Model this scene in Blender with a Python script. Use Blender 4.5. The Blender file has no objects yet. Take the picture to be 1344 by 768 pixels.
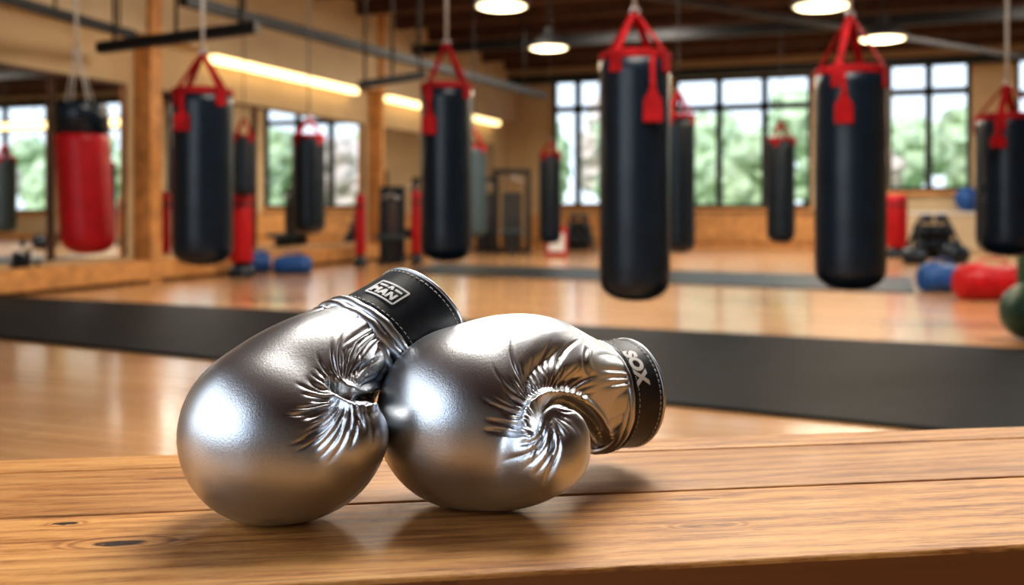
import bpy, bmesh, math, random
import numpy as np
from mathutils import Vector, Matrix, noise
random.seed(7); rng=np.random.RandomState(5)
F=1300.0; CX=672.0; HY=275.0
HT=0.242; ZT=0.75; H=ZT+HT
CEIL=5.0
sc=bpy.context.scene; col=sc.collection
def R(px,py,d): return Vector(((px-CX)/F*d, d, H-(py-HY)/F*d))
def proj(P):
    return np.stack([CX+F*P[:,0]/P[:,1], HY+F*(H-P[:,2])/P[:,1]],1)
def floorp(px,py,z=0.0):
    d=(H-z)*F/(py-HY); return R(px,py,d)
# ---------------------------------------------------------------- materials
class NT:
    def __init__(s,name):
        s.m=bpy.data.materials.new(name); s.m.use_nodes=True; s.t=s.m.node_tree; s.t.nodes.clear()
        s.out=s.n('OutputMaterial'); s.b=s.n('BsdfPrincipled'); s.l(s.b.outputs[0],s.out.inputs[0])
    def n(s,t,**k):
        x=s.t.nodes.new('ShaderNode'+t)
        for a,v in k.items(): setattr(x,a,v)
        return x
    def l(s,a,b): s.t.links.new(a,b)
    def put(s,i,v):
        if hasattr(v,'links') or isinstance(v,bpy.types.NodeSocket): s.l(v,i)
        else: i.default_value=v
    def math(s,op,a,b=0.0,c=0.0,clamp=False):
        x=s.n('Math',operation=op); x.use_clamp=clamp
        s.put(x.inputs[0],a); s.put(x.inputs[1],b)
        if op in('MULTIPLY_ADD','SMOOTH_MIN'): s.put(x.inputs[2],c)
        return x.outputs[0]
    def coord(s,scale=(1,1,1),kind='Object',rot=(0,0,0)):
        t=s.n('TexCoord'); m=s.n('Mapping'); s.l(t.outputs[kind],m.inputs[0]); m.inputs['Scale'].default_value=scale; m.inputs['Rotation'].default_value=rot
        return m.outputs[0]
    def noise(s,vec,scale,detail=3,rough=.5):
        x=s.n('TexNoise'); s.l(vec,x.inputs['Vector']); x.inputs['Scale'].default_value=scale; x.inputs['Detail'].default_value=detail; x.inputs['Roughness'].default_value=rough
        return x.outputs['Fac']
    def ramp(s,fac,stops):
        r=s.n('ValToRGB'); s.l(fac,r.inputs[0]); e=r.color_ramp.elements
        while len(e)<len(stops): e.new(.5)
        for el,(p,c) in zip(e,stops): el.position=p; el.color=(*c,1)
        return r.outputs[0]
    def mix(s,fac,a,b,bt='MIX'):
        x=s.n('Mix',data_type='RGBA',blend_type=bt); s.put(x.inputs[0],fac)
        s.put(x.inputs[6],a if not isinstance(a,tuple) else (*a[:3],1)); s.put(x.inputs[7],b if not isinstance(b,tuple) else (*b[:3],1))
        return x.outputs[2]
    def bump(s,h,strength=.2,dist=.01):
        b=s.n('Bump'); b.inputs['Strength'].default_value=strength; b.inputs['Distance'].default_value=dist
        s.l(h,b.inputs['Height']); s.l(b.outputs[0],s.b.inputs['Normal'])
    def set(s,**k):
        for a,v in k.items():
            i=s.b.inputs[a.replace('_',' ')]
            s.put(i,(*v,1) if isinstance(v,tuple) and len(v)==3 else v)
def simple(name,c,rough=.5,metal=0,ns=20,var=.12,bump=0,bs=200,spec=.5,coat=0,emit=None,es=0):
    t=NT(name); v=t.coord(); f=t.noise(v,ns,4)
    c2=tuple(max(0,x*(1-var)) for x in c); c3=tuple(min(1,x*(1+var)) for x in c)
    t.l(t.ramp(f,[(.3,c2),(.7,c3)]),t.b.inputs['Base Color'])
    t.set(Roughness=rough,Metallic=float(metal)); t.b.inputs['Specular IOR Level'].default_value=spec; t.b.inputs['Coat Weight'].default_value=coat
    if bump: t.bump(t.noise(v,bs,3),bump,.002)
    if emit: t.b.inputs['Emission Color'].default_value=(*emit,1); t.b.inputs['Emission Strength'].default_value=es
    return t.m
def silver_mat():
    t=NT('silver_leather'); v=t.coord()
    vo=t.n('TexVoronoi'); t.l(v,vo.inputs['Vector']); vo.inputs['Scale'].default_value=850
    f=t.noise(v,14,5,.6); g=t.noise(v,420,3)
    t.l(t.ramp(f,[(.3,(.56,.60,.655)),(.7,(.65,.685,.73))]),t.b.inputs['Base Color'])
    rr=t.n('MapRange'); t.l(f,rr.inputs[0]); rr.inputs[3].default_value=.30; rr.inputs[4].default_value=.39
    t.l(rr.outputs[0],t.b.inputs['Roughness']); t.set(Metallic=1.0)
    h=t.math('ADD',t.math('MULTIPLY',vo.outputs['Distance'],.7),g)
    t.bump(h,.16,.0006)
    return t.m
def black_leather():
    t=NT('black_leather'); v=t.coord()
    f=t.noise(v,60,4); g=t.noise(v,900,3)
    t.l(t.ramp(f,[(.3,(.016,.022,.030)),(.7,(.028,.037,.046))]),t.b.inputs['Base Color'])
    t.set(Roughness=.45); t.bump(g,.25,.0006); return t.m
def bench_wood(knots):
    t=NT('oak_planks'); v=t.coord(); a=t.n('Attribute',attribute_name='plank')
    ad=t.n('VectorMath',operation='ADD'); t.l(v,ad.inputs[0]); t.l(a.outputs['Vector'],ad.inputs[1]); P=ad.outputs[0]
    def mp(sc_):
        m=t.n('Mapping'); t.l(P,m.inputs[0]); m.inputs['Scale'].default_value=sc_; return m.outputs[0]
    sep=t.n('SeparateXYZ'); t.l(v,sep.inputs[0])
    low=t.noise(mp((1.8,7,5)),1,2,.4)
    g=t.math('ADD',t.math('MULTIPLY',sep.outputs[1],300),t.math('MULTIPLY',low,40))
    dark=None; nmax=None
    for (kx,ky,sx,sy,st) in knots:
        s1=t.n('VectorMath',operation='SUBTRACT'); t.l(v,s1.inputs[0]); s1.inputs[1].default_value=(kx,ky,0)
        s2=t.n('VectorMath',operation='MULTIPLY'); t.l(s1.outputs[0],s2.inputs[0]); s2.inputs[1].default_value=(1/sx,1/sy,0)
        s3=t.n('VectorMath',operation='LENGTH'); t.l(s2.outputs[0],s3.inputs[0]); dd=t.math('ADD',s3.outputs['Value'],t.math('MULTIPLY',t.math('SUBTRACT',t.noise(mp((90,330,60)),1,4,.65),.5),2.4))
        near=t.n('MapRange',interpolation_type='SMOOTHSTEP'); t.l(s3.outputs['Value'],near.inputs[0]); near.inputs[1].default_value=3.2; near.inputs[2].default_value=1.0; near.inputs[4].default_value=min(1,st+.3)
        nmax=near.outputs[0] if nmax is None else t.math('MAXIMUM',nmax,near.outputs[0])
        mg=t.n('Mix',data_type='FLOAT'); t.l(near.outputs[0],mg.inputs[0]); t.l(g,mg.inputs[2]); t.l(t.math('MULTIPLY',t.math('ADD',t.math('MULTIPLY',s3.outputs['Value'],.75),t.math('MULTIPLY',dd,.25)),6.5),mg.inputs[3]); g=mg.outputs[0]
        k=t.n('MapRange',interpolation_type='SMOOTHSTEP'); t.l(dd,k.inputs[0]); k.inputs[1].default_value=1.25; k.inputs[2].default_value=.75; k.inputs[4].default_value=st
        dark=k.outputs[0] if dark is None else t.math('MAXIMUM',dark,k.outputs[0])
    w=t.math('MULTIPLY_ADD',t.math('SINE',g),.5,.5)
    fine=t.noise(mp((45,950,100)),1,4,.7); mid=t.noise(mp((9,130,40)),1,6,.76); big=t.noise(mp((3.5,18,5)),1,3)
    val=t.math('ADD',t.math('ADD',t.math('MULTIPLY',w,.06),t.math('MULTIPLY',fine,.38)),t.math('ADD',t.math('MULTIPLY',mid,.50),t.math('MULTIPLY',big,.28)))
    val=t.math('ADD',val,t.math('MULTIPLY',t.math('SUBTRACT',w,.75),t.math('MULTIPLY',nmax,.07)))
    c=t.ramp(val,[(.47,(.16,.058,.016)),(.55,(.37,.155,.042)),(.61,(.55,.265,.080)),(.72,(.68,.37,.128))])
    pl=t.n('SeparateXYZ'); t.l(a.outputs['Vector'],pl.inputs[0])
    c=t.mix(t.math('MULTIPLY',pl.outputs[2],.55),c,(.19,.070,.019))
    streak=t.noise(mp((6,170,40)),1,4,.75)
    sk=t.n('MapRange'); t.l(streak,sk.inputs[0]); sk.inputs[1].default_value=.55; sk.inputs[2].default_value=.65; sk.inputs[4].default_value=.5
    c=t.mix(sk.outputs[0],c,(.12,.042,.012))
    if dark is not None: c=t.mix(t.math('MINIMUM',dark,1.0),c,(.018,.007,.004))
    t.l(c,t.b.inputs['Base Color']); 
    rr=t.n('MapRange'); t.l(mid,rr.inputs[0]); rr.inputs[3].default_value=.34; rr.inputs[4].default_value=.58
    t.l(rr.outputs[0],t.b.inputs['Roughness']); t.bump(t.math('ADD',fine,t.math('MULTIPLY',mid,.8)),.35,.0015)
    t.b.inputs['Coat Weight'].default_value=.06; t.b.inputs['Coat Roughness'].default_value=.22
    return t.m
def plank_mat(name,c1,c2,c3,bw,rh,rough,scale=(1,1,1),rot=0.0,mortar=.006,coat=0):
    t=NT(name); v=t.coord(scale,rot=(0,0,rot))
    b=t.n('TexBrick'); t.l(v,b.inputs['Vector']); b.inputs['Scale'].default_value=1; b.inputs['Brick Width'].default_value=bw; b.inputs['Row Height'].default_value=rh; b.inputs['Mortar Size'].default_value=mortar
    b.inputs['Color1'].default_value=(*c1,1); b.inputs['Color2'].default_value=(*c2,1); b.inputs['Mortar'].default_value=(*c3,1)
    m=t.n('Mapping'); t.l(v,m.inputs[0]); m.inputs['Scale'].default_value=(1.2,22,22)
    f=t.noise(m.outputs[0],1,5,.6)
    c=t.mix(.55,b.outputs[0],t.ramp(f,[(.3,(.45,.42,.40)),(.7,(1,1,1))]),'MULTIPLY')
    t.l(c,t.b.inputs['Base Color']); t.set(Roughness=rough); t.b.inputs['Coat Weight'].default_value=coat; t.b.inputs['Coat Roughness'].default_value=.12
    return t.m
M={}
M['silver']=silver_mat(); M['bleather']=black_leather()
M['lining']=simple('dark_fabric_lining',(.02,.02,.022),.9,bump=.4)
M['thread']=simple('pale_thread',(.75,.73,.68),.6,bs=900,bump=.2)
M['print']=simple('silver_print',(.90,.90,.90),.4,metal=.0)
M['bagblack']=simple('black_vinyl',(.007,.016,.029),.31,ns=8,var=.2,bump=.1,bs=60,spec=.45)
M['bagred']=simple('red_vinyl',(.42,.009,.015),.42,ns=8,bump=.15,bs=60,spec=.35)
M['bagdk']=simple('grey_vinyl',(.05,.08,.10),.5,spec=.3)
M['red']=simple('red_webbing',(.34,.009,.013),.7,ns=12,var=.3,bump=.5,bs=120,spec=.2)
M['rope']=simple('pale_rope',(.55,.53,.49),.7,bump=.3)
M['steel']=simple('black_steel',(.016,.017,.019),.5,metal=.2)
M['chrome']=simple('worn_chrome',(.55,.55,.56),.3,metal=1)
M['wall']=simple('tan_plaster',(.54,.41,.25),.85,ns=1.5,var=.08,bump=.1,bs=40)
M['rear']=simple('grey_plaster',(.42,.44,.47),.85,ns=1.5,var=.08)
M['wallup']=simple('beige_plaster',(.58,.47,.32),.85,ns=1.5,var=.08)
M['postwood']=simple('post_timber',(.58,.29,.10),.5,ns=6,var=.25)
M['mirror']=simple('mirror_glass',(.94,.96,.96),.015,metal=1,var=.01)
M['mat']=simple('black_rubber_mat',(.007,.009,.012),.6,ns=3,var=.3,bump=.3,bs=120,spec=.10)
M['mat2']=simple('blue_grey_rubber_mat',(.022,.034,.043),.45,ns=3,var=.2,spec=.3)
M['blue']=simple('blue_vinyl',(.012,.085,.30),.45)
M['green']=simple('green_rubber',(.012,.06,.038),.4)
M['white']=simple('white_vinyl',(.7,.7,.7),.5)
M['led']=simple('warm_led',(1,.8,.5),.5,emit=(1,.74,.36),es=2.8)
M['lens']=simple('lamp_lens',(1,.9,.7),.5,emit=(1,.80,.46),es=2.0)
M['floor']=plank_mat('gym_floor_boards',(.68,.39,.190),(.60,.33,.150),(.30,.15,.055),2.4,.14,.27,coat=.4)
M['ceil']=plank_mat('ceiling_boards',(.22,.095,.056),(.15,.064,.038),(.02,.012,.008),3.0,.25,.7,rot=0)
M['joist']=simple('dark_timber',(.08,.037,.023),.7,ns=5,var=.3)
M['leaf']=simple('green_foliage',(.47,.56,.34),.8,ns=2,var=.25)
M['leafp']=simple('pinkish_foliage',(.66,.54,.46),.8,ns=2,var=.2)
M['bark']=simple('bark',(.22,.17,.12),.9)
M['grass']=simple('grass',(.38,.46,.30),.9,ns=1,var=.3)
M['edge']=plank_mat('plank_edge_wood',(.28,.11,.032),(.25,.098,.028),(.2,.08,.02),9,9,.5)
# ---------------------------------------------------------------- mesh helpers
def empty(name,loc,label,cat,group=None,rotz=0):
    e=bpy.data.objects.new(name,None); col.objects.link(e); e.location=loc; e.rotation_euler=(0,0,rotz); e.empty_display_size=.05
    e['label']=label; e['category']=cat
    if group: e['group']=group
    return e
def mk(name,V,Fc,mat,parent=None,smooth=True,local=False,autosm=None):
    me=bpy.data.meshes.new(name)
    V=[Vector(v) for v in V]
    if parent is not None and not local: V=[v-parent.location for v in V]
    me.from_pydata([tuple(v) for v in V],[],[tuple(f) for f in Fc]); me.update()
    bm=bmesh.new(); bm.from_mesh(me); bmesh.ops.recalc_face_normals(bm,faces=bm.faces); bm.to_mesh(me); bm.free()
    if smooth:
        for p in me.polygons: p.use_smooth=True
        if autosm:
            try: me.set_sharp_from_angle(angle=math.radians(autosm))
            except Exception: pass
    if mat: me.materials.append(mat)
    o=bpy.data.objects.new(name,me); col.objects.link(o)
    if parent is not None: o.parent=parent
    return o
def merge(parts):
    V=[];Fc=[]
    for v,f in parts:
        n=len(V); V+=[Vector(x) for x in v]; Fc+=[tuple(i+n for i in q) for q in f]
    return V,Fc
def basis(a):
    a=Vector(a).normalized(); up=Vector((0,0,1)) if abs(a.z)<.95 else Vector((0,1,0))
    e1=a.cross(up).normalized(); e2=e1.cross(a).normalized(); return a,e1,e2
def lathe(prof,c,a=(0,0,1),n=32,closed=False):
    a,e1,e2=basis(a); c=Vector(c); V=[];Fc=[]
    for r,s in prof:
        for i in range(n):
            t=2*math.pi*i/n; V.append(c+a*s+(e1*math.cos(t)+e2*math.sin(t))*max(r,1e-5))
    m=len(prof)
    for j in range(m-1 if not closed else m):
        k=(j+1)%m
        for i in range(n):
            i2=(i+1)%n; Fc.append((j*n+i,j*n+i2,k*n+i2,k*n+i))
    if not closed:
        Fc.append(tuple(range(n))); Fc.append(tuple((m-1)*n+i for i in range(n)))
    return V,Fc
def tube(pts,r,n=8,ell=1.0):
    pts=[Vector(p) for p in pts]; V=[];Fc=[]; m=len(pts)
    for j,p in enumerate(pts):
        t=(pts[min(j+1,m-1)]-pts[max(j-1,0)]); a,e1,e2=basis(t)
        for i in range(n):
            th=2*math.pi*i/n; V.append(p+e1*math.cos(th)*r+e2*math.sin(th)*r*ell)
    for j in range(m-1):
        for i in range(n):
            i2=(i+1)%n; Fc.append((j*n+i,j*n+i2,(j+1)*n+i2,(j+1)*n+i))
    Fc.append(tuple(range(n))); Fc.append(tuple((m-1)*n+i for i in range(n)))
    return V,Fc
def box(x0,x1,y0,y1,z0,z1):
    V=[Vector((x,y,z)) for x in(x0,x1) for y in(y0,y1) for z in(z0,z1)]
    return V,[(0,1,3,2),(4,6,7,5),(0,4,5,1),(2,3,7,6),(0,2,6,4),(1,5,7,3)]
def obox(c,ax,ay,az):
    c,ax,ay,az=map(Vector,(c,ax,ay,az)); V=[c+ax*i+ay*j+az*k for i in(-1,1) for j in(-1,1) for k in(-1,1)]
    return V,box(0,1,0,1,0,1)[1]
def strap(p0,p1,w,th,side):
    p0,p1=Vector(p0),Vector(p1); d=(p1-p0); s=Vector(side).normalized(); n=d.cross(s).normalized()
    return obox((p0+p1)/2,d/2,s*w/2,n*th/2)
def bevel(o,w,seg=2):
    m=o.modifiers.new('bevel','BEVEL'); m.width=w; m.segments=seg; m.limit_method='ANGLE'; return o
# ---------------------------------------------------------------- room frame
CO=Vector(((668-CX)/F*27.45,27.45,0)); LV=Vector((478/1300,1,0)).normalized(); BV=Vector((LV.y,-LV.x,0))
RZ=math.atan2(BV.y,BV.x)
def room(s,y,z=0): return CO+BV*s+LV*y+Vector((0,0,z))
def rmk(name,V,Fc,mat,kind='structure',**k):
    o=mk(name,V,Fc,mat,**k); o.location=CO; o.rotation_euler=(0,0,RZ)
    if kind: o['kind']=kind
    return o
def rbox(name,s0,s1,y0,y1,z0,z1,mat,kind='structure'):
    V,Fc=box(s0,s1,y0,y1,z0,z1); return rmk(name,V,Fc,mat,kind,smooth=False)
def s_back(px):
    r=(px-CX)/F; return (CO.y*r-CO.x)/(BV.x-BV.y*r)
def t_left(px): # distance (negative y) along left wall
    r=(px-CX)/F  # CO - t LV
    return (CO.x-CO.y*r)/(LV.x-LV.y*r)
def z_at(px,py,P): return H-(py-HY)/F*P.y
W=21.0; REAR=-32.0
rbox('floor',-.2,W+.2,REAR-.2,.2,-.1,0,M['floor'])
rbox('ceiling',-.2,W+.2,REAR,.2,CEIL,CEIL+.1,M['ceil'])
# back wall with openings
def wins():
    L=[]
    for a,b,t,bo in((725,790,103,272),(885,1065,99,273),(1165,1275,79,251)):
        s0,s1=s_back(a),s_back(b); P=room((s0+s1)/2,0)
        L.append((s0,s1,z_at(0,bo,P),z_at(0,t,P)))
    L.append((12.6,16.0,.9,4.55)); L.append((16.6,20.4,.9,4.55))
    return L
WN=wins()
def holed(n_s,holes,z0,z1,y0,y1):
    ss=sorted({0,n_s,*[h[0] for h in holes],*[h[1] for h in holes]})
    parts=[]
    for a,b in zip(ss[:-1],ss[1:]):
        hz=[h for h in holes if h[0]<=a+1e-6 and h[1]>=b-1e-6]
        if hz: parts+= [box(a,b,y0,y1,z0,hz[0][2]),box(a,b,y0,y1,hz[0][3],z1)]
        else: parts.append(box(a,b,y0,y1,z0,z1))
    return merge(parts)
V,Fc=holed(W,WN,0,CEIL,0,.25); rmk('wall_back',V,Fc,M['wall'],smooth=False)
for i,(a,b,z0,z1) in enumerate(WN):
    fr=.10; zt=z1-(z1-z0)*.235; P=[]
    P+=[box(a,a+fr,.06,.16,z0,z1),box(b-fr,b,.06,.16,z0,z1),box(a,b,.06,.16,z0,z0+fr),box(a,b,.06,.16,z1-fr,z1),box(a,b,.05,.17,zt-.08,zt+.08)]
    nc=2 if i!=1 else 3
    for k in range(1,nc):
        x=a+(b-a)*k/nc; P.append(box(x-.08,x+.08,.05,.17,z0,z1))
    V,Fc=merge(P); rmk('window_%d'%(i+1),V,Fc,M['steel'],smooth=False)
    rbox('trim_%d'%(i+1),a-.08,b+.08,-.12,.05,z0-.09,z0,M['postwood'])
FILL_WN=[(2.0,5.0,1.3,4.0),(7.5,10.0,1.3,4.0)]  # unseen rear windows, added to bring cool daylight onto the gloves
V,Fc=holed(W,FILL_WN,0,CEIL,REAR-.25,REAR); rmk('wall_rear',V,Fc,M['rear'],smooth=False)
for i,(a,b,z0,z1) in enumerate(FILL_WN):
    fr=.08; y0=REAR-.16; y1=REAR-.06
    P=[box(a,a+fr,y0,y1,z0,z1),box(b-fr,b,y0,y1,z0,z1),box(a,b,y0,y1,z0,z0+fr),box(a,b,y0,y1,z1-fr,z1),box((a+b)/2-.05,(a+b)/2+.05,y0,y1,z0,z1)]
    V,Fc=merge(P); rmk('window_%d'%(i+6),V,Fc,M['steel'],smooth=False)
# left wall, soffit, mirrors
rbox('wall_left',-.25,0,REAR,.25,0,CEIL,M['wall'])
rbox('wall_right',W,W+.25,REAR,.25,0,CEIL,M['wall'])
def lz(px,py):
    t=t_left(px); return z_at(px,py,room(0,-t))
zs=lz(400,108)   # led line height
zmt=lz(0,88); zmb=lz(0,346)
rbox('trim_6',0,.22,REAR,0,zs+.12,CEIL,M['wallup'])
rbox('trim_7',0,.30,REAR,-.02,.04,zmb-.06,M['postwood'])
rbox('baseboard_left',0,.05,REAR,0,0,.15,M['joist'])
rbox('baseboard_back',0,W,-.04,0,0,.18,M['postwood'])
def led(a,b):
    t0,t1=t_left(a),t_left(b)
    e=empty('led_strip_light',room(.15,-(t0+t1)/2,zs),'warm glowing linear strip light under the wall soffit','light','strip lights along the mirrored wall',RZ)
    h=abs(t1-t0)/2
    V,Fc=box(-.04,.10,-h,h,-.055,.06); mk('diffuser',V,Fc,M['led'],e,False,True)
    V,Fc=box(-.15,.13,-h-.02,h+.02,.06,.115); mk('housing',V,Fc,M['wallup'],e,False,True)
led(266,456); led(498,645)
e=empty('led_strip_light',room(16.6,-.45,3.78),'warm glowing linear strip light hung in front of tall windows','light','strip lights on the window wall',RZ)
V,Fc=box(-3.7,3.7,-.05,.05,-.13,.10); mk('diffuser',V,Fc,M['led'],e,False,True)
V,Fc=merge([box(-3.72,3.72,-.07,.09,.10,.17)]); mk('housing',V,Fc,M['wallup'],e,False,True)
for x in(-3.6,0,3.6):
    V,Fc=tube([(x,0,.17),(x,0,CEIL-3.78)],.015); mk('hanger_rod',V,Fc,M['steel'],e,True,True)
posts=[(165,200),(478,493)]
for a,b in posts:
    t0,t1=t_left(a),t_left(b); tm=(t0+t1)/2; 
    wid=abs(R(b,300,room(0,-tm).y).x-R(a,300,room(0,-tm).y).x)*.62
    o=rbox('timber_post',.02,.02+max(wid,.27),-tm-wid/2,-tm+wid/2,0,CEIL,M['postwood'],None); o['label']='square golden-brown timber post against the mirrored wall'; o['category']='post'; o['group']='timber posts'
mi=[(-140,62),(66,163),(203,330),(333,476),(496,560),(563,645)]
for a,b in mi:
    t0,t1=t_left(a),t_left(b)
    e=empty('wall_mirror',room(.0,-(t0+t1)/2,(zmb+zmt)/2),'tall frameless gym mirror panel mounted on the wall','mirror','wall mirrors',RZ)
    h=abs(t1-t0)/2; zz=(zmt-zmb)/2
    V,Fc=box(.0,.03,-h+.03,h-.03,-zz,zz); mk('glass',V,Fc,M['mirror'],e,False,True)
    V,Fc=merge([box(0,.045,-h,-h+.03,-zz,zz),box(0,.045,h-.03,h,-zz,zz),box(0,.045,-h,h,zz,zz+.04)]); mk('frame',V,Fc,M['joist'],e,False,True)
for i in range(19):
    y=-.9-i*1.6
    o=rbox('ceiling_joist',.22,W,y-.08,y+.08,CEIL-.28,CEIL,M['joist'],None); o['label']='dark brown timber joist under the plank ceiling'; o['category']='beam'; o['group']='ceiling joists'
for i,(y,z) in enumerate(((-.6,CEIL-.55),(-6.5,CEIL-.6),(-13,CEIL-.65))):
    o=rbox('steel_beam',.22,W,y-.07,y+.07,z-.09,z+.12,M['steel'],None); o['label']='long black steel beam below the ceiling'; o['category']='beam'; o['group']='steel beams'
def zpl(px,py,z): # point at height z above camera
    return R(px,py,z*F/(HY-py))
def rail(p,q,r,label):
    e=empty('ceiling_rail',(p+q)/2,label,'rail','black ceiling rails')
    V,Fc=merge([strap(p,q,r*2,r*2,(0,0,1))]); mk('rail',V,Fc,M['steel'],e,False)
    for k in(.1,.5,.9):
        x=p.lerp(q,k); V,Fc=tube([x,(x.x,x.y,CEIL)],.015); mk('hanger_rod',V,Fc,M['steel'],e)
rail(zpl(240,0,2.3),zpl(715,126,2.3),.06,'long black steel rail hung over the bags')
rail(zpl(-60,-20,2.2),zpl(175,46,2.2),.05,'short black steel rail beside the timber post')
rail(R(130,63,8.6),R(337,36,8.2),.045,'black steel cross arm carrying a bag')
rail(R(470,112,11),R(560,98,11),.04,'black steel cross arm near the second post')
rail(zpl(640,-40,2.6),zpl(1420,88,2.6),.035,'thin black conduit rail below the ceiling')
# mats
def mat(name,pts,mt,label):
    P=[floorp(*p) for p in pts]
    e=[Vector((p.x,p.y,0)) for p in P]
    V=e+[p+Vector((0,0,.02)) for p in e]; Fc=[(0,1,2,3),(7,6,5,4)]+[(i,(i+1)%4,(i+1)%4+4,i+4) for i in range(4)]
    o=mk(name,V,Fc,mt,None,False); o['label']=label; o['category']='mat'; return o
mat('exercise_mat',[(-8,390),(1560,472),(1560,601),(-215,424)],M['mat'],'long black rubber floor mat across the wooden floor')
mat('exercise_mat',[(575,348),(1195,366),(1200,385),(520,358)],M['mat2'],'grey rubber floor mat under the hanging bags')
# ---------------------------------------------------------------- hanging bags
def bag(px,top,bot,w,apex,label,body='bagblack',collar='red',dia=.36,dx=0,tag=None,split=None,upper=None,rope='rope'):
    d=dia*F/w; Rr=dia/2; c=R(px,bot,d); zt=R(px,top,d).z; zb=c.z; x,y=c.x,c.y
    e=empty('punching_bag',(x,y,zb),label,'punching bag','hanging punching bags')
    h=zt-zb; tx=dx/F*d
    def tilt(V): return [Vector((v.x+tx*(v.z-zb)/h,v.y,v.z)) for v in V]
    prof=[(.001,0)]+[(Rr*math.sin(t)**.8,.11*(1-math.cos(t))) for t in np.linspace(.15,math.pi/2,9)]
    n=14
    zsplit=split if split else h-.02
    for i in range(1,n): prof.append((Rr*(1+.006*math.sin(i*2.1)),.11+(zsplit-.11)*i/n))
    prof+=[(Rr,zsplit),(Rr*.9,zsplit+.006)]
    V,Fc=lathe(prof,(x,y,zb),n=40); mk('bag_body',tilt(V),Fc,M[body],e)
    if split:
        V,Fc=lathe([(Rr*.9,zsplit),(Rr*1.01,zsplit+.004),(Rr*1.01,h-.02),(Rr*.95,h),(Rr*.5,h+.004)],(x,y,zb),n=40); mk('top_panel',tilt(V),Fc,M[upper],e)
    P=[]
    V,Fc=lathe([(Rr*.9,h-.035),(Rr*1.01,h-.033),(Rr*1.02,h-.015),(Rr*1.01,h+.004),(Rr*.93,h+.010),(Rr*.3,h+.006)],(x,y,zb),n=40)
    if not split: P.append((V,Fc))
    top=Vector((x,y,R(px,apex,d).z))
    sp=[]
    for k in range(4):
        th=math.pi/4+k*math.pi/2+.12; u=Vector((math.cos(th),math.sin(th),0)); sd=Vector((-u.y,u.x,0))
        b0=Vector((x,y,zb+h-.01))+u*Rr*(1.01 if not split else .6)
        if not split:
            P.append(obox(Vector((x,y,zb+h-.055))+u*Rr*1.0,sd*.034,u*.008,Vector((0,0,.05))))
        wdt=.04 if not split else .010
        sp.append(strap(b0,top+u*.012,wdt,.006,sd))
    if P:
        V,Fc=merge(P); mk('collar',tilt(V),Fc,M[collar],e,autosm=40)
    for q in sp: mk('strap',tilt(q[0]),q[1],M[collar if not split else 'rope'],e,False)
    tt=tilt([top])[0]
    V,Fc=lathe([(.022+.006*math.cos(a),.006*math.sin(a)) for a in [i*math.pi/4 for i in range(8)]],tt+Vector((0,0,.012)),(0,1,0),16,closed=True); mk('hanging_ring',V,Fc,M['chrome'],e)
    V,Fc=tube([tt+Vector((0,0,.02)),tt+Vector((tx*.1,0,.3)),Vector((tt.x+tx*.3,y,CEIL-.0))],.011 if d<9 else .007); mk('rope',V,Fc,M[rope if d<9 else 'steel'],e)
    if tag:
        tpx,ty0,ty1=tag; dd=d-Rr-.012; a=R(tpx,ty0,dd); b=R(tpx,ty1,dd); hw=.046; hh=(a.z-b.z)
        def quad(z,wd): return [Vector((a.x-wd,dd,z)),Vector((a.x+wd,dd,z)),Vector((a.x+wd,dd+.012,z)),Vector((a.x-wd,dd+.012,z))]
        lv=[quad(b.z,hw),quad(b.z+.006,hw*1.06),quad(b.z+hh*.62,hw*1.0),quad(b.z+hh*.78,hw*.55),quad(a.z,hw*.3)]
        V=[v for q in lv for v in q]; Fc=[(0,1,2,3),(16,17,18,19)]
        for j in range(4):
            for i in range(4): Fc.append((j*4+i,j*4+(i+1)%4,(j+1)*4+(i+1)%4,(j+1)*4+i))
        mk('hanging_tag',V,Fc,M['red'],e,False)
        V,Fc=strap(a,Vector((a.x,dd+.03,zb+h-.01)),.026,.006,(1,0,0)); mk('tag_strap',V,Fc,M['red'],e,False)
    return e
bag(117,137,333,68,70,'red punching bag with black top band on a white cord',body='bagred',dx=-12,split=.78,upper='bagblack',dia=.34)
bag(266,119,348,77,72,'black punching bag with red straps and red tag',tag=(238,140,172))
bag(586,112,343,68,58,'black punching bag with red straps near the timber post',tag=(563,142,176))
bag(833,72,395,92,18,'large black punching bag with red straps and hanging tag',tag=(857,112,160))
bag(1116,92,381,90,22,'large black punching bag with wide red straps and tag',tag=(1108,120,162))
bag(1322,152,337,76,112,'black punching bag with red collar and tag',tag=(1311,172,194))
bag(890,152,333,44,120,'black punching bag with red straps hanging further away')
bag(1025,182,318,36,160,'small distant black punching bag with red collar')
bag(405,178,308,43,155,'black punching bag with red collar close to the mirrors')
bag(320,178,258,30,155,'distant black and red punching bag',dia=.33)
bag(722,202,320,29,185,'distant black punching bag with red top',dia=.36)
bag(622,192,312,34,170,'grey punching bag partly behind a black one',body='bagdk')
bag(68,200,338,30,175,'slim black punching bag close to the mirrors',dia=.30)
bag(1366,165,392,56,130,'dark green punching bag at the side of the gym',body='green',collar='bagblack')
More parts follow.
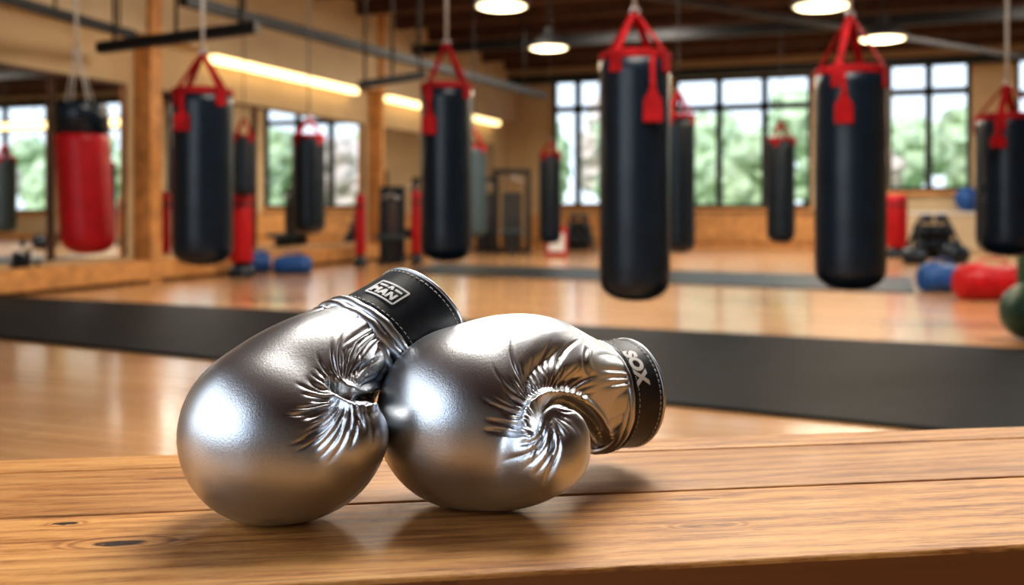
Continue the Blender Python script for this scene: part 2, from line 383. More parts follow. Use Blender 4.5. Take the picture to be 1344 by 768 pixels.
# ---------------------------------------------------------------- pendant lamps
def lamp(px,py,w):
    dia=.5; d=dia*F/w; c=R(px,py,d)
    e=empty('pendant_lamp',c,'round industrial pendant lamp with glowing warm lens','lamp','ceiling pendant lamps')
    r=dia/2
    V,Fc=lathe([(r,0),(r*1.03,.012),(r*1.0,.03),(r*.86,.07),(r*.55,.13),(r*.28,.165),(r*.2,.24),(.03,.26)],c,n=40); mk('lamp_shade',V,Fc,M['steel'],e)
    V,Fc=lathe([(.001,-.03),(r*.5,-.025),(r*.85,-.012),(r*.96,.004)],c,n=40); mk('lens',V,Fc,M['lens'],e)
    V,Fc=tube([c+Vector((0,0,.25)),(c.x,c.y,CEIL)],.012); mk('cord',V,Fc,M['steel'],e)
    L=bpy.data.lights.new('lamp_light','POINT'); L.energy=60; L.color=(1,.80,.55); L.shadow_soft_size=.2
    lo=bpy.data.objects.new('lamp_light',L); col.objects.link(lo); lo.location=c+Vector((0,0,-.25))
for a in((658,8,70),(1078,8,75),(720,63,53),(1158,51,62)): lamp(*a)
# ---------------------------------------------------------------- floor props
def standing_bag(px,top,d,w,mat_,label):
    c=R(px,HY,d); x,y=c.x,c.y; r=w/2/F*d; h=H-(top-HY)/F*d
    e=empty('standing_punching_bag',(x,y,0),label,'punching bag','freestanding punching bags')
    V,Fc=lathe([(r*1.15,0),(r*1.2,.03),(r*1.15,.12),(r*.6,.2),(r*.4,.22)],(x,y,0),n=32); mk('base',V,Fc,M['bagblack'],e)
    V,Fc=lathe([(r*.4,.2),(r*.9,.21),(r,.26),(r,h-.08),(r*.93,h-.02),(r*.6,h),(.001,h)],(x,y,0),n=32); mk('bag_body',V,Fc,M[mat_],e)
    V,Fc=lathe([(r*.99,h*.82),(r*1.02,h*.825),(r*1.02,h*.85),(r*.99,h*.855)],(x,y,0),n=32,closed=True); mk('band',V,Fc,M['bagblack'],e)
standing_bag(317,250,14.6,30,'bagred','red freestanding punching bag beside the mirrored wall')
standing_bag(1177,255,20.5,26,'bagred','red freestanding punching bag below the window')
standing_bag(473,255,17.2,14,'bagred','slim red freestanding punching bag by the timber post')
standing_bag(546,250,17.8,13,'bagred','slim red freestanding punching bag behind hanging bags')
def duffel(px,bot,w,h,mat_,label,ang=0.0,d=None,web=None):
    d=d or H*F/(bot-HY); c=R(px,HY,d); Lh=w/2/F*d; r=h/2/F*d; x,y=c.x,c.y
    e=empty('duffel_bag',(x,y,0),label,'duffel bag','gym duffel bags on the floor')
    a=Vector((math.cos(ang),math.sin(ang),0)); cc=Vector((x,y,r*.9))
    pr=[(.001,-Lh),(r*.5,-Lh*.99),(r*.8,-Lh*.95),(r*.93,-Lh*.86),(r,-Lh*.5),(r*1.02,0),(r,Lh*.5),(r*.93,Lh*.86),(r*.8,Lh*.95),(r*.5,Lh*.99),(.001,Lh)]
    V,Fc=lathe(pr,cc,a,32); V=[Vector((v.x,v.y,max(v.z,0.0)*(.96+.06*math.sin(9*v.x)))) for v in V]; mk('bag_body',V,Fc,M[mat_],e)
    side=Vector((a.y,-a.x,0)); wm=M[web or mat_]
    for s in(-.45,.45):
        pts=[cc+a*Lh*s+(side*math.sin(t)+Vector((0,0,1))*math.cos(t))*(r*1.005) for t in np.linspace(-1.9,1.9,20)]; V,Fc=tube(pts,.014,6,.5); mk('webbing',V,Fc,wm,e)
    pts=[cc+a*(Lh*.45*math.cos(t))+Vector((0,0,r*.96+.06*math.sin(t))) for t in np.linspace(0,math.pi,14)]
    V,Fc=tube(pts,.012,6); mk('handle',V,Fc,wm,e)
duffel(1236,383,58,40,'blue','blue rounded gym duffel bag beside a red one',.1)
duffel(1302,393,96,50,'bagred','long soft red gym duffel bag beside a blue one',.12)
duffel(384,355,50,26,'blue','blue duffel bag lying near the mirrored wall',.1,15.3)
duffel(340,356,30,28,'blue','small dark blue duffel bag near the mirrored wall',.3,15.7)
duffel(1253,344,34,26,'bagblack','black duffel bag beside the dumbbell rack',.4,18.2)
duffel(1200,344,30,22,'bagblack','small black duffel bag by the dumbbell rack',-.3,17.9)
def ball(px,py,rpx,d,mat_,label,z=None):
    c=R(px,py,d); r=rpx/F*d
    if z is not None: c.z=z+r
    e=empty('exercise_ball',(c.x,c.y,c.z-r),label,'ball')
    V,Fc=lathe([(r*math.sin(t),-r*math.cos(t)) for t in np.linspace(0.01,math.pi-.01,24)],c,n=36); mk('ball_shell',V,Fc,M[mat_],e)
    P=[lathe([(r*math.cos(b)+.004*math.cos(q),r*math.sin(b)+.004*math.sin(q)) for q in np.linspace(0,2*math.pi,6,endpoint=False)],c,n=36,closed=True) for b in(-.5,-.25,0,.25,.5)]
    V,Fc=merge(P); mk('ridges',V,Fc,M[mat_],e)
ball(1352,404,38,7.5,'green','dark green exercise ball on the floor',z=0)
s0,s1=s_back(1128),s_back(1420)
e=empty('low_cabinet',room((s0+s1)/2,-.35,0),'long low tan storage cabinet below the windows','cabinet',None,RZ)
hw=(s1-s0)/2
V,Fc=box(-hw,hw,-.3,.3,.0,.88); mk('body',V,Fc,M['wall'],e,False,True)
V,Fc=box(-hw-.03,hw+.03,-.34,.33,.88,.94); mk('worktop',V,Fc,M['white'],e,False,True)
for k in range(5):
    a=-hw+k*2*hw/5; V,Fc=box(a+.02,a+2*hw/5-.02,-.325,-.3,.06,.84); dd=mk('door',V,Fc,M['wallup'],e,False,True)
    V,Fc=box(a+.08,a+.11,-.35,-.325,.5,.65); hd=mk('handle',V,Fc,M['steel'],dd,False,True)
P=room(s_back(1270),-.35,0); ball(1270,262,16,P.y,'blue','blue exercise ball resting on the low cabinet',z=.945)
rbox('trim_8',s_back(700),s_back(1125),-.10,0,.18,.86,M['postwood'])
def machine(px,top,d,w,label):
    c=R(px,HY,d); x,y=c.x,c.y; hw=w/2/F*d; h=H-(top-HY)/F*d
    e=empty('weight_machine',(x,y,0),label,'exercise machine','weight machines')
    P=[]
    for s in(-1,1):
        P+=[box(x+s*hw-.06,x+s*hw+.06,y-.06,y+.06,0,h),box(x+s*hw-.05,x+s*hw+.05,y-.5,y+.5,0,.08)]
    P+=[box(x-hw,x+hw,y-.04,y+.04,h-.12,h),box(x-hw,x+hw,y+.3,y+.4,0,.08)]
    V,Fc=merge(P); mk('frame',V,Fc,M['steel'],e,False)
    V,Fc=merge([box(x-.22,x+.22,y-.1,y+.1,.12+i*.07,.18+i*.07) for i in range(18)]); mk('weight_stack',V,Fc,M['bagblack'],e,False)
    V,Fc=box(x-.25,x+.25,y-.5,y-.2,.45,.53); mk('seat',V,Fc,M['bagdk'],e,False)
    V,Fc=merge([tube([(x-hw*.8,y-.3,h*.85),(x,y-.2,h*.9),(x+hw*.8,y-.3,h*.85)],.02),tube([(x,y-.2,h*.9),(x,y,h-.05)],.01)]); mk('pull_bar',V,Fc,M['chrome'],e)
    V,Fc=merge([box(x-.08,x+.08,y-.45,y-.25,0,.45)]); mk('seat_post',V,Fc,M['steel'],e,False)
machine(672,222,22.5,42,'black steel weight machine against the far wall')
machine(640,232,23.5,22,'narrow black weight machine against the far wall')
machine(515,245,18.5,24,'black weight machine near the timber post')
def rack(px,d,w,h,label):
    c=R(px,HY,d); x,y=c.x,c.y; hw=w/2/F*d
    e=empty('dumbbell_rack',(x,y,0),label,'dumbbell rack','dumbbell racks')
    P=[]
    for s in(-1,1): P+=[strap((x+s*hw,y-.35,0),(x+s*hw*.55,y,h),.06,.05,(0,1,0)),strap((x+s*hw,y+.3,0),(x+s*hw*.55,y,h),.06,.05,(0,1,0))]
    for k in(.3,.62,.93): q=1-.45*k; P.append(box(x-hw*q,x+hw*q,y-.3*(1-k)-.12,y-.3*(1-k)+.12,h*k-.02,h*k))
    P.append(obox((x,y+.1,h*.45),(hw*.72,0,0),(0,.01,0),(0,0,h*.42)))
    V,Fc=merge(P); mk('frame',V,Fc,M['steel'],e,False)
    for k in(.3,.62,.93):
        q=1-.45*k; n=max(2,int(hw*2*q/.19))
        for i in range(n):
            xx=x-hw*q+ (i+.5)*2*hw*q/n; zz=h*k+.08; yy=y-.3*(1-k)
            P=[tube([(xx,yy-.12,zz),(xx,yy+.12,zz)],.015),lathe([(.05,-.14),(.08,-.13),(.08,-.06),(.05,-.05)],(xx,yy,zz),(0,1,0),8),lathe([(.05,.05),(.08,.06),(.08,.13),(.05,.14)],(xx,yy,zz),(0,1,0),8)]
            V,Fc=merge(P); db=mk('dumbbell',V,Fc,M['bagblack'],e,False)
rack(1225,19.2,66,.8,'black dumbbell rack loaded with dumbbells under the window')
rack(22,11.9,56,.55,'low black dumbbell rack beside the mirrored wall')
rack(760,23.5,40,.8,'black dumbbell rack below the far window')
rack(590,21.0,40,.7,'low black dumbbell rack behind the hanging bags')
c=R(732,HY,21.0)
e=empty('kick_shield',(c.x,c.y,0),'red and white padded kick shield standing on the floor','kick shield')
V,Fc=box(c.x-.26,c.x+.2,c.y-.1,c.y+.1,0,.62); bevel(mk('pad',V,Fc,M['bagred'],e,False),.04,3)
V,Fc=box(c.x-.2,c.x+.14,c.y-.115,c.y-.1,.1,.5); mk('front_panel',V,Fc,M['white'],e,False)
# ---------------------------------------------------------------- outside
V,Fc=box(-25,50,.3,60,-.15,-.02); rmk('ground',V,Fc,M['grass'],smooth=False)
for i in range(22):
    row=i%2; s=-5+(i//2)*3.5+row*1.75; y=6.5 if row==0 else 10.5; b=room(s,y,0)
    e=empty('tree',b,'leafy garden tree outside the gym windows','tree','trees outside the windows')
    hh=random.uniform(2.6,3.6) if row==0 else random.uniform(3.6,4.6)
    V,Fc=tube([b-Vector((0,0,.05)),b+Vector((.1,0,hh*.5)),b+Vector((0,0,hh*.8))],.12); mk('trunk',V,Fc,M['bark'],e)
    bm=bmesh.new()
    for k in range(7):
        o=Vector((random.uniform(-.6,.6),random.uniform(-.5,.5),hh*random.uniform(.35,1.0)))
        r0=random.uniform(.6,.9)
        r=bmesh.ops.create_icosphere(bm,subdivisions=3,radius=r0,matrix=Matrix.Translation(o))
        for v in r['verts']:
            v.co+=(v.co-o).normalized()*noise.noise(v.co*2.5)*.45
    me=bpy.data.meshes.new('crown'); bm.to_mesh(me); bm.free(); me.materials.append(M['leafp'] if i%5==3 else M['leaf'])
    o=bpy.data.objects.new('crown',me); col.objects.link(o); o.parent=e
# ---------------------------------------------------------------- bench
A8=math.radians(8.0); U=Vector((math.cos(A8),math.sin(A8),0)); Nn=Vector((-math.sin(A8),math.cos(A8),0))
v0,v1=.6557,1.018; BC=Nn*((v0+v1)/2)+U*.05
bench=empty('wooden_bench',BC,'rustic oak plank bench table with knots and varnish','bench',None,A8)
def tl(px,py):
    P=floorp(px,py,ZT); P.z=0; q=P-BC; return q.dot(U),q.dot(Nn)
kn=[(*tl(87,687),.009,.0036,1.0),(*tl(160,713),.017,.0060,1.0),(*tl(905,655),.02,.005,.3),(*tl(930,690),.012,.004,.25)]
M['bench']=bench_wood(kn)
hw=(v1-v0)/2; TH=.030
seams=[-hw,.825-(v0+v1)/2,.965-(v0+v1)/2,hw]
P=[];pid=[];fid=[]
for i in range(3):
    a,b=seams[i]+(.0018 if i else 0),seams[i+1]-(.0018 if i<2 else 0)
    r0=.004 if i==0 else .0025; r1=.0025 if i<2 else .005
    prof=[(a,-TH),(b,-TH)]+[(b-r1+r1*math.cos(t),-r1+r1*math.sin(t)) for t in np.linspace(0,math.pi/2,5)]+[(a+r0-r0*math.sin(t),-r0+r0*math.cos(t)) for t in np.linspace(0,math.pi/2,5)]
    n=len(prof); X=np.linspace(-1.15,1.1,60); V=[];Fc=[]
    for x in X:
        for (yy,zz) in prof: V.append((x,yy,ZT+zz))
    for j in range(len(X)-1):
        for k in range(n):
            Fc.append((j*n+k,j*n+(k+1)%n,(j+1)*n+(k+1)%n,(j+1)*n+k)); fid.append(1 if (i==0 and k==n-1) else 0)
    Fc+=[tuple(range(n)),tuple((len(X)-1)*n+k for k in range(n))]; fid+=[1,1]
    P.append((V,Fc)); pid+= [(i*3.7,i*1.3,(0.0,.55,.15)[i])]*len(V)
V,Fc=merge(P); top=mk('bench_top',V,Fc,M['bench'],bench,True,True,autosm=35)
top.data.materials.append(M['edge'])
for p,f in zip(top.data.polygons,fid): p.material_index=f
at=top.data.attributes.new('plank','FLOAT_VECTOR','POINT')
at.data.foreach_set('vector',np.array(pid,dtype=np.float32).ravel())
for x in(-1.0,.95):
    for y in(-.14,.14):
        V,Fc=box(x-.035,x+.035,y-.035,y+.035,0,ZT-TH); bevel(mk('leg',V,Fc,M['postwood'],bench,False,True),.004)
for y in(-.125,.125):
    V,Fc=box(-1.0,.95,y-.01,y+.01,ZT-TH-.08,ZT-TH); mk('apron',V,Fc,M['joist'],bench,False,True)
# ---------------------------------------------------------------- gloves
def catmull(P,sub=8):
    P=np.array(P,float); out=[]
    n=len(P)
    for i in range(n-1):
        p0=P[max(i-1,0)];p1=P[i];p2=P[i+1];p3=P[min(i+2,n-1)]
        for k in range(sub):
            t=k/sub; out.append(.5*((2*p1)+(-p0+p2)*t+(2*p0-5*p1+4*p2-p3)*t*t+(-p0+3*p1-3*p2+p3)*t**3))
    out.append(P[-1]); return np.array(out)
def chain(pts):
    L=[]
    for px,py,d,r in pts: 
        p=R(px,py,d); L.append((p.x,p.y,p.z,r/F*d))
    return catmull(L,6)
def sd_chain(X,C):
    best=np.full(len(X),1e9)
    for i in range(len(C)-1):
        a=C[i,:3]; ba=C[i+1,:3]-a; r1=C[i,3]; r2=C[i+1,3]; l2=max(float(ba@ba),1e-12); rr=r1-r2; a2=l2-rr*rr
        pa=X-a; d1=np.linalg.norm(pa,axis=1)-r1; d2=np.linalg.norm(pa-ba,axis=1)-r2
        if a2<=1e-10: best=np.minimum(best,np.minimum(d1,d2)); continue
        L=math.sqrt(l2); u=ba/L; s=pa@u; h=np.sqrt(np.maximum((pa*pa).sum(1)-s*s,0)); sa=rr/L; ca=math.sqrt(max(1-sa*sa,1e-9))
        t=s-h*sa/ca
        mid=h*ca+s*sa-r1
        dd=np.where(t<=0,d1,np.where(t>=L,d2,mid))
        best=np.minimum(best,dd)
    return best
def smin(a,b,k):
    h=np.clip(.5+.5*(b-a)/k,0,1); return b*(1-h)+a*h-k*h*(1-h)
def sstep(a,b,x):
    t=np.clip((x-a)/(b-a),0,1); return t*t*(3-2*t)
def pleats(q,cx,cy,n,amp,rin,table,seed,swirl=0.3,lmax=14,pw=.7):
    rs=np.random.RandomState(seed); dx=q[:,0]-cx; dy=-(q[:,1]-cy); r=np.hypot(dx,dy)+1e-6; th=np.arctan2(dy,dx)
    wt=th+swirl*(r/80)
    for k in range(1,5): wt=wt+ (.35/k/k)*np.sin(k*th+rs.uniform(0,6.28)+.25*np.sin(r/22+k))
    ph=n*wt/2; idx=np.round(ph/math.pi).astype(int)%n
    rl=rs.uniform(.55,1.1,n)[idx]; ra=rs.uniform(.45,1.25,n)[idx]
    ang=np.degrees(th)%360; ks=sorted(table); xs=[k for k in ks]+[360+ks[0]]; ys=[table[k] for k in ks]+[table[ks[0]]]
    rm=np.interp(ang,xs,ys)*rl
    prof=(1-np.abs(np.sin(ph))**pw)
    lam=np.clip(2*math.pi*r/n,0,lmax)
    env=sstep(0,rin,r)*(1-sstep(.5*rm,rm,r))
    return -amp*lam*prof*ra*env
def glove_mesh(name,chains,k,pl,grooves,parent,cf,vox=.0010):
    bm=bmesh.new()
    for C in chains:
        for q in C[::2]: bmesh.ops.create_icosphere(bm,subdivisions=3,radius=q[3],matrix=Matrix.Translation(Vector(q[:3])))
    me=bpy.data.meshes.new('tmp'); bm.to_mesh(me); bm.free()
    o=bpy.data.objects.new('tmp',me); col.objects.link(o)
    m=o.modifiers.new('r','REMESH'); m.mode='VOXEL'; m.voxel_size=vox
    dg=bpy.context.evaluated_depsgraph_get(); me2=bpy.data.meshes.new_from_object(o.evaluated_get(dg))
    bpy.data.objects.remove(o)
    n=len(me2.vertices); X=np.empty(n*3); me2.vertices.foreach_get('co',X); X=X.reshape(-1,3)
    def sdf(Y):
        s=sd_chain(Y,chains[0])
        for C in chains[1:]: s=smin(s,sd_chain(Y,C),k)
        return s
    e=2e-4
    for it in range(3):
        s=sdf(X); G=np.stack([sdf(X+np.eye(3)[i]*e)-s for i in range(3)],1)/e
        G/=np.maximum(np.linalg.norm(G,axis=1,keepdims=True),.3); X=X-G*np.clip(s,-.004,.004)[:,None]
    # relax the padding so the panels flow into one another
    E=np.empty(len(me2.edges)*2,dtype=np.int64); me2.edges.foreach_get('vertices',E); E=E.reshape(-1,2)
    deg=np.bincount(E.ravel(),minlength=n).astype(float)
    for it in range(70):
        S=np.stack([np.bincount(E[:,0],X[E[:,1],c],n)+np.bincount(E[:,1],X[E[:,0],c],n) for c in range(3)],1)/deg[:,None]
        X=X*.35+S*.65
    me2.vertices.foreach_set('co',X.ravel()); me2.update()
    G=np.empty(n*3); me2.vertices.foreach_get('normal',G); G=G.reshape(-1,3)
    view=X-np.array([0,0,H]); view/=np.linalg.norm(view,axis=1,keepdims=True)
    fr=np.clip(-(G*view).sum(1)*3+.3,0,1)
    q=proj(X); D=np.zeros(n)
    for a in pl: D+=pleats(q,*a)
    for pts,sig,dep in grooves:
        C=catmull([(x,y,0,0) for x,y in pts],6)[:,:2]; best=np.full(n,1e9); ee=np.zeros(n)
        for i in range(len(C)-1):
            a=C[i]; ab=C[i+1]-a; t=np.clip((q-a)@ab/max(ab@ab,1e-9),0,1); dd=np.linalg.norm(q-a-t[:,None]*ab,axis=1)
            u=(i+t)/(len(C)-1); m_=dd<best; best=np.where(m_,dd,best); ee=np.where(m_,u,ee)
        D+=-dep*np.sin(math.pi*np.clip(ee*.96+.02,0,1))**.5*(np.exp(-(best/sig)**2)-.35*np.exp(-((best-sig*2.2)/sig)**2))
    D=D*fr*X[:,1]/F
    # gathers where the mitt meets the cuff
    rel=X-np.array(cf.c0); a=np.array(cf.a); ax=rel@a; rd=rel-ax[:,None]*a; th=np.arctan2(rd@np.array(cf.n),rd@np.array(cf.u))
    wth=th+.12*np.sin(5*th+1)+.06*np.sin(11*th)
    D+=-.0017*(1-np.abs(np.sin(15*wth+ax*40))**.8)*sstep(-.060,-.018,ax)*(1+.5*np.sin(7*th))
    X=X+G*D[:,None]
    X[:,2]=np.maximum(X[:,2],ZT+.0002)   # leather flattens where it rests on the bench
    L=np.array(parent.location); me2.vertices.foreach_set('co',(X-L).ravel())
    for p in me2.polygons: p.use_smooth=True
    me2.update(); me2.materials.clear(); me2.materials.append(M['silver']); me2.name=name
    o=bpy.data.objects.new(name,me2); col.objects.link(o); o.parent=parent; return o
class Cuff:
    def __init__(s,c0,c1,r0,r1,skew=0):
        s.c0=Vector(c0); s.a=(Vector(c1)-s.c0); s.L=s.a.length; s.a.normalize(); s.r0=r0; s.r1=r1; s.skew=skew
        up=Vector((0,0,1)); s.n=s.a.cross(up).normalized()
        if s.n.y>0: s.n=-s.n
        s.u=s.n.cross(s.a).normalized()
        if s.u.z<0: s.u=-s.u
    def rad(s,x): return s.r0+(s.r1-s.r0)*x/s.L
    def pt(s,x,th,off=0):
        rd=(s.u*math.cos(th)+s.n*math.sin(th))
        return s.c0+s.a*(x+s.skew*rd.dot(Vector((.6,0,-.8))))+rd*(s.rad(x)+off)
    def find(s,px,py):
        b=None
        for i in range(0,41):
            for j in range(0,120):
                x=s.L*i/40; th=-1+j/120*3.6; P=s.pt(x,th); nn=(s.u*math.cos(th)+s.n*math.sin(th))
                if nn.dot(P-Vector((0,0,H)))>0: continue
                e=(CX+F*P.x/P.y-px)**2+(HY+F*(H-P.z)/P.y-py)**2
                if b is None or e<b[0]: b=(e,x,th)
        return b[1],b[2]
def ring(cf,x,off,r,wob=0,n=96,seed=0):
    V=[];Fc=[];m=10
    for i in range(n):
        th=2*math.pi*i/n; w=wob*math.sin(7*th+seed)+wob*.6*math.sin(17*th+seed*2)
        c=cf.pt(x+w,th,off); rr=cf.u*math.cos(th)+cf.n*math.sin(th)
        for k in range(m):
            p=2*math.pi*k/m; V.append(c+rr*r*math.cos(p)+cf.a*r*math.sin(p))
    for i in range(n):
        for k in range(m): Fc.append((i*m+k,i*m+(k+1)%m,((i+1)%n)*m+(k+1)%m,((i+1)%n)*m+k))
    return V,Fc
def build_cuff(cf,parent,rings):
    t=.0045; L=cf.L
    outer=[(0,-.001),(.0015,.0008),(.004,.0013)]+[(x,.0013-.0008*math.sin((x-.004)/(L-.008)*math.pi)) for x in np.linspace(.006,L-.006,10)]+[(L-.003,.0014),(L-.0005,.0006),(L,-.001)]
    inner=[(L-.001,-t),(L*.6,-t-.001),(.001,-t-.001),(-.002,-t*.6)]
    n=96; V=[];Fc=[]
    pr=outer+inner
    for x,o in pr:
        for i in range(n): V.append(cf.pt(x,2*math.pi*i/n,o))
    for j in range(len(pr)):
        k=(j+1)%len(pr)
        for i in range(n): Fc.append((j*n+i,j*n+(i+1)%n,k*n+(i+1)%n,k*n+i))
    mk('cuff',V,Fc,M['bleather'],parent)
    V=[];Fc=[]
    pr=[(L-.002,-t-.0004),(L*.4,-t-.004),(-.01,-t-.008),(-.03,-t-.02),(-.032,-cf.r0+.001)]
    for x,o in pr:
        for i in range(48): V.append(cf.pt(x,2*math.pi*i/48,o))
    for j in range(len(pr)-1):
        for i in range(48): Fc.append((j*48+i,j*48+(i+1)%48,(j+1)*48+(i+1)%48,(j+1)*48+i))
    mk('lining',V,Fc,M['lining'],parent)
    V,Fc=ring(cf,L-.0015,.0005,.0018); mk('rim_piping',V,Fc,M['silver'],parent)
    for (x,off,r,wb,sd) in rings:
        V,Fc=ring(cf,x,off,r,wb,seed=sd); mk('gathered_piping',V,Fc,M['silver'],parent)
    for xo in(L-.0065,.0055):
        P=[]
        N=int(2*math.pi*cf.r0/.0048)
        for i in range(N):
            th=2*math.pi*i/N; w=.0030/cf.r0
            P.append(tube([cf.pt(xo,th,.0010),cf.pt(xo,th+w*.25,.0017),cf.pt(xo,th+w*.75,.0017),cf.pt(xo,th+w,.0010)],.00045,5))
        V,Fc=merge(P); mk('stitching',V,Fc,M['thread'],parent)
def wrap(cf,pts2,faces,x0,th0,mode,off=.0016):
    V=[]
    for x,y,z in pts2:
        if mode=='A': s=x0+y; th=th0+x/cf.r0
        else: s=x0-y; th=th0-x/cf.r0
        V.append(cf.pt(s,th,off+z))
    return V,faces
def strokes(L,w,n=5,h=.0006):
    P=[]
    for (x0,y0,x1,y1) in L:
        a=Vector((x0,y0,0));b=Vector((x1,y1,0)); d=(b-a).normalized(); s=Vector((-d.y,d.x,0))*w/2; V=[];Fc=[]
        for i in range(n+1):
            c=a.lerp(b,i/n); V+=[c-s,c+s,c+s+Vector((0,0,h)),c-s+Vector((0,0,h))]
        for i in range(n):
            for k in range(4): Fc.append((i*4+k,i*4+(k+1)%4,(i+1)*4+(k+1)%4,(i+1)*4+k))
        Fc+=[(0,1,2,3),(n*4,n*4+1,n*4+2,n*4+3)]
        P.append((V,Fc))
    return merge(P)
cfA=Cuff(R(488,445,.850),R(557,401,.886),.0420,.0412,.010)
cfB=Cuff(R(784,520,.9154),R(824,515,.938),.0494,.0489)
ga=empty('boxing_glove',R(380,682,.77),'metallic silver boxing glove propped up against the other glove','boxing glove','pair of silver boxing gloves')
ga.location.z=ZT
gb=empty('boxing_glove',R(640,668,.795),'metallic silver boxing glove lying on the bench, cuff to the side','boxing glove','pair of silver boxing gloves')
gb.location.z=ZT
A1=chain([(484,450,.848,58),(465,458,.835,63),(443,472,.820,72),(410,498,.802,86),(378,531,.788,101),(356,567,.775,117)])
A2=chain([(356,567,.775,117),(386,580,.771,103),(412,585,.766,87),(436,583,.757,69),(459,573,.742,52)])
tA={0:45,30:75,60:105,90:105,120:90,150:80,180:82,205:100,230:95,260:95,290:95,320:60}
sA=lambda f:{k:v*f for k,v in tA.items()}
plA=[(456,522,12,.28,30,sA(1.0),31,.5,30,1.0),(456,522,34,.70,20,tA,3,.45),(456,522,62,.44,26,sA(.7),8,-.2)]
gA=[([(510,514),(490,522),(470,524),(450,516),(434,503)],5,20)]
glove_mesh('mitt',[A1,A2],.003,plA,gA,ga,cfA)
B1=chain([(800,520,.922,66),(775,518,.905,67),(742,506,.878,73),(702,499,.852,85),(658,508,.829,94),(612,546,.812,117)])
B2=chain([(612,546,.812,117),(640,562,.806,105),(667,577,.797,89),(691,588,.780,72),(719,590,.753,57)])
tB={0:50,30:90,60:118,90:118,120:105,150:92,180:88,210:96,240:110,270:112,300:88,330:50}
sB=lambda f:{k:v*f for k,v in tB.items()}
plB=[(717,541,12,.30,34,sB(1.0),41,.5,34,1.0),(717,541,38,.72,20,tB,13,.4),(717,541,70,.44,26,sB(.7),18,-.25)]
gB=[([(792,578),(775,550),(750,531),(723,528),(704,541),(697,562)],5.5,24),([(770,456),(768,476),(776,492)],2.4,3)]
glove_mesh('mitt',[B1,B2],.003,plB,gB,gb,cfB)
build_cuff(cfA,ga,[(-.0035,.0008,.0052,.0005,1),(-.0125,.0010,.0056,.0009,2),(-.022,.0010,.0050,.0012,4)]); build_cuff(cfB,gb,[(-.0025,-.0005,.0034,.0004,1),(-.0095,-.0012,.0034,.0007,3)])
x,th=cfA.find(508,384)
w,h=.0138,.0095
S=[(-w,-h,w,-h),(-w,h,w,h),(-w,-h,-w,h),(w,-h,w,h)]
V1=strokes(S,.0015)
S2=[(-.0115,-.0068,-.0115,.0008),(-.0115,.0008,-.0088,-.003),(-.0088,-.003,-.006,.0008),(-.006,.0008,-.006,-.0068),(-.0038,-.0068,-.0010,.0008),(-.0010,.0008,.0018,-.0068),(-.0028,-.0040,.0008,-.0040),(.004,-.0068,.004,.0008),(.004,.0008,.0095,-.0068),(.0095,-.0068,.0095,.0008),(-.0115,.0048,-.004,.0048),(-.002,.0030,.000,.0068),(.000,.0068,.002,.0030),(.004,.0048,.0105,.0048)]
V2=strokes(S2,.0020)
V,Fc=merge([V1,V2]); V,Fc=wrap(cfA,[tuple(v) for v in V],Fc,x,th,'A'); mk('badge_print',V,Fc,M['print'],ga,False)
cu=bpy.data.curves.new('t','FONT'); cu.body='SOX'; cu.size=.0170; cu.extrude=.0003; cu.offset=.0009; cu.align_x='CENTER'; cu.align_y='CENTER'
to=bpy.data.objects.new('t',cu); col.objects.link(to); dg=bpy.context.evaluated_depsgraph_get(); dg.update()
tm=bpy.data.meshes.new_from_object(to.evaluated_get(dg)); bpy.data.objects.remove(to)
bm=bmesh.new(); bm.from_mesh(tm); bmesh.ops.triangulate(bm,faces=bm.faces)
bmesh.ops.subdivide_edges(bm,edges=[e for e in bm.edges if e.calc_length()>.003],cuts=2); bm.verts.index_update()
Vt=[tuple(v.co) for v in bm.verts]; Ft=[tuple(v.index for v in f.verts) for f in bm.faces]; bm.free()
x,th=cfB.find(834,481)
V,Fc=wrap(cfB,[(a,b*1.15,c+.0003) for a,b,c in Vt],Ft,x,th,'A')
mk('lettering',V,Fc,M['print'],gb,False)
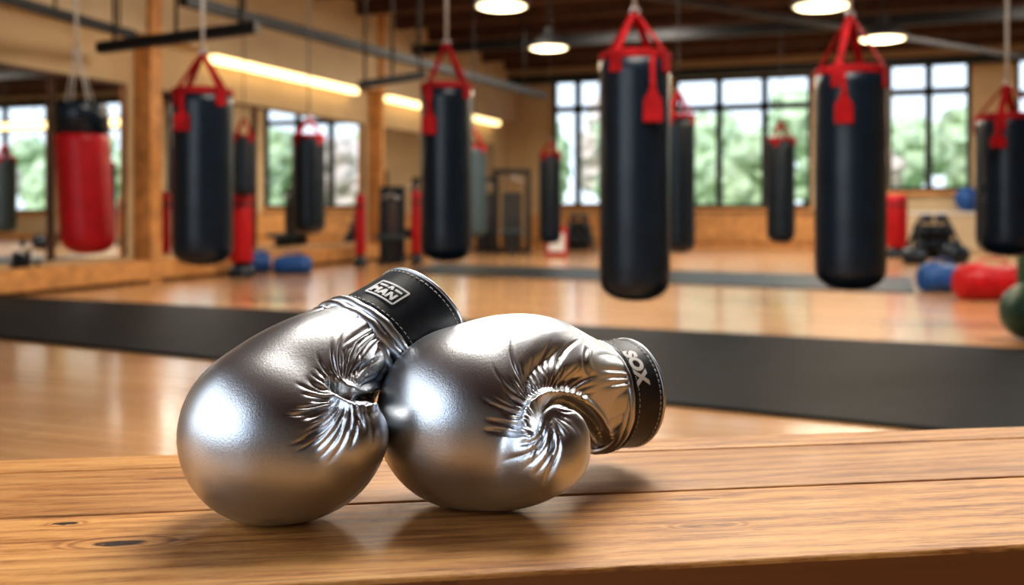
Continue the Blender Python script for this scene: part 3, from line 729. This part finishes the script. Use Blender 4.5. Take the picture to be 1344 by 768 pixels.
# ---------------------------------------------------------------- lights/world/camera
def area(loc,tgt,sx,sy,e,c):
    L=bpy.data.lights.new('area_light','AREA'); L.shape='RECTANGLE'; L.size=sx; L.size_y=sy; L.energy=e; L.color=c
    o=bpy.data.objects.new('area_light',L); col.objects.link(o); o.location=loc; o.rotation_euler=(Vector(tgt)-Vector(loc)).to_track_quat('-Z','Y').to_euler(); return o
area((-3.1,-.6,2.2),(-.1,.8,.85),5.4,3.0,105,(.86,.93,1.0))  # added softbox out of frame, for the broad cool glove highlights
area((1.1,4.0,4.5),(0,.8,.75),2.6,2.0,190,(1,.95,.88))  # added overhead light out of frame, throws the glove shadows forward
for s,y,p in((5,-8,265),(13,-8,265),(5,-16,265),(13,-16,265),(9,-4,265),(9,-23,130)):
    area(room(s,y,CEIL-.35),room(s,y,0),2.2,1.2,p,(1,.92,.80))  # unseen ceiling fill added to brighten the room beyond the pendants
sl=bpy.data.lights.new('sun','SUN'); sl.energy=3.2; sl.angle=.05; so=bpy.data.objects.new('sun',sl); col.objects.link(so); so.rotation_euler=(math.radians(35),0,RZ)
w=bpy.data.worlds.new('sky'); sc.world=w; w.use_nodes=True; nt=w.node_tree; nt.nodes.clear()
o=nt.nodes.new('ShaderNodeOutputWorld'); b=nt.nodes.new('ShaderNodeBackground'); tc=nt.nodes.new('ShaderNodeTexCoord'); sp=nt.nodes.new('ShaderNodeSeparateXYZ'); cr=nt.nodes.new('ShaderNodeValToRGB')
nt.links.new(tc.outputs['Generated'],sp.inputs[0]); nt.links.new(sp.outputs[2],cr.inputs[0])
e=cr.color_ramp.elements; e[0].position=0; e[0].color=(.80,.90,1,1); e[1].position=.6; e[1].color=(.50,.70,1,1)
nt.links.new(cr.outputs[0],b.inputs[0]); b.inputs[1].default_value=1.55; nt.links.new(b.outputs[0],o.inputs[0])
cam=bpy.data.cameras.new('camera'); cam.sensor_width=36; cam.lens=F/1344*36; cam.shift_y=-(384-HY)/1344; cam.clip_start=.02; cam.clip_end=200
co=bpy.data.objects.new('camera',cam); col.objects.link(co); co.location=(0,0,H); co.rotation_euler=(math.pi/2,0,0)
cam.dof.use_dof=True; cam.dof.focus_distance=.78; cam.dof.aperture_fstop=4.9
sc.camera=co
sc.view_settings.view_transform='Standard'
try: sc.view_settings.look='Medium High Contrast'
except Exception as ex: print(ex)
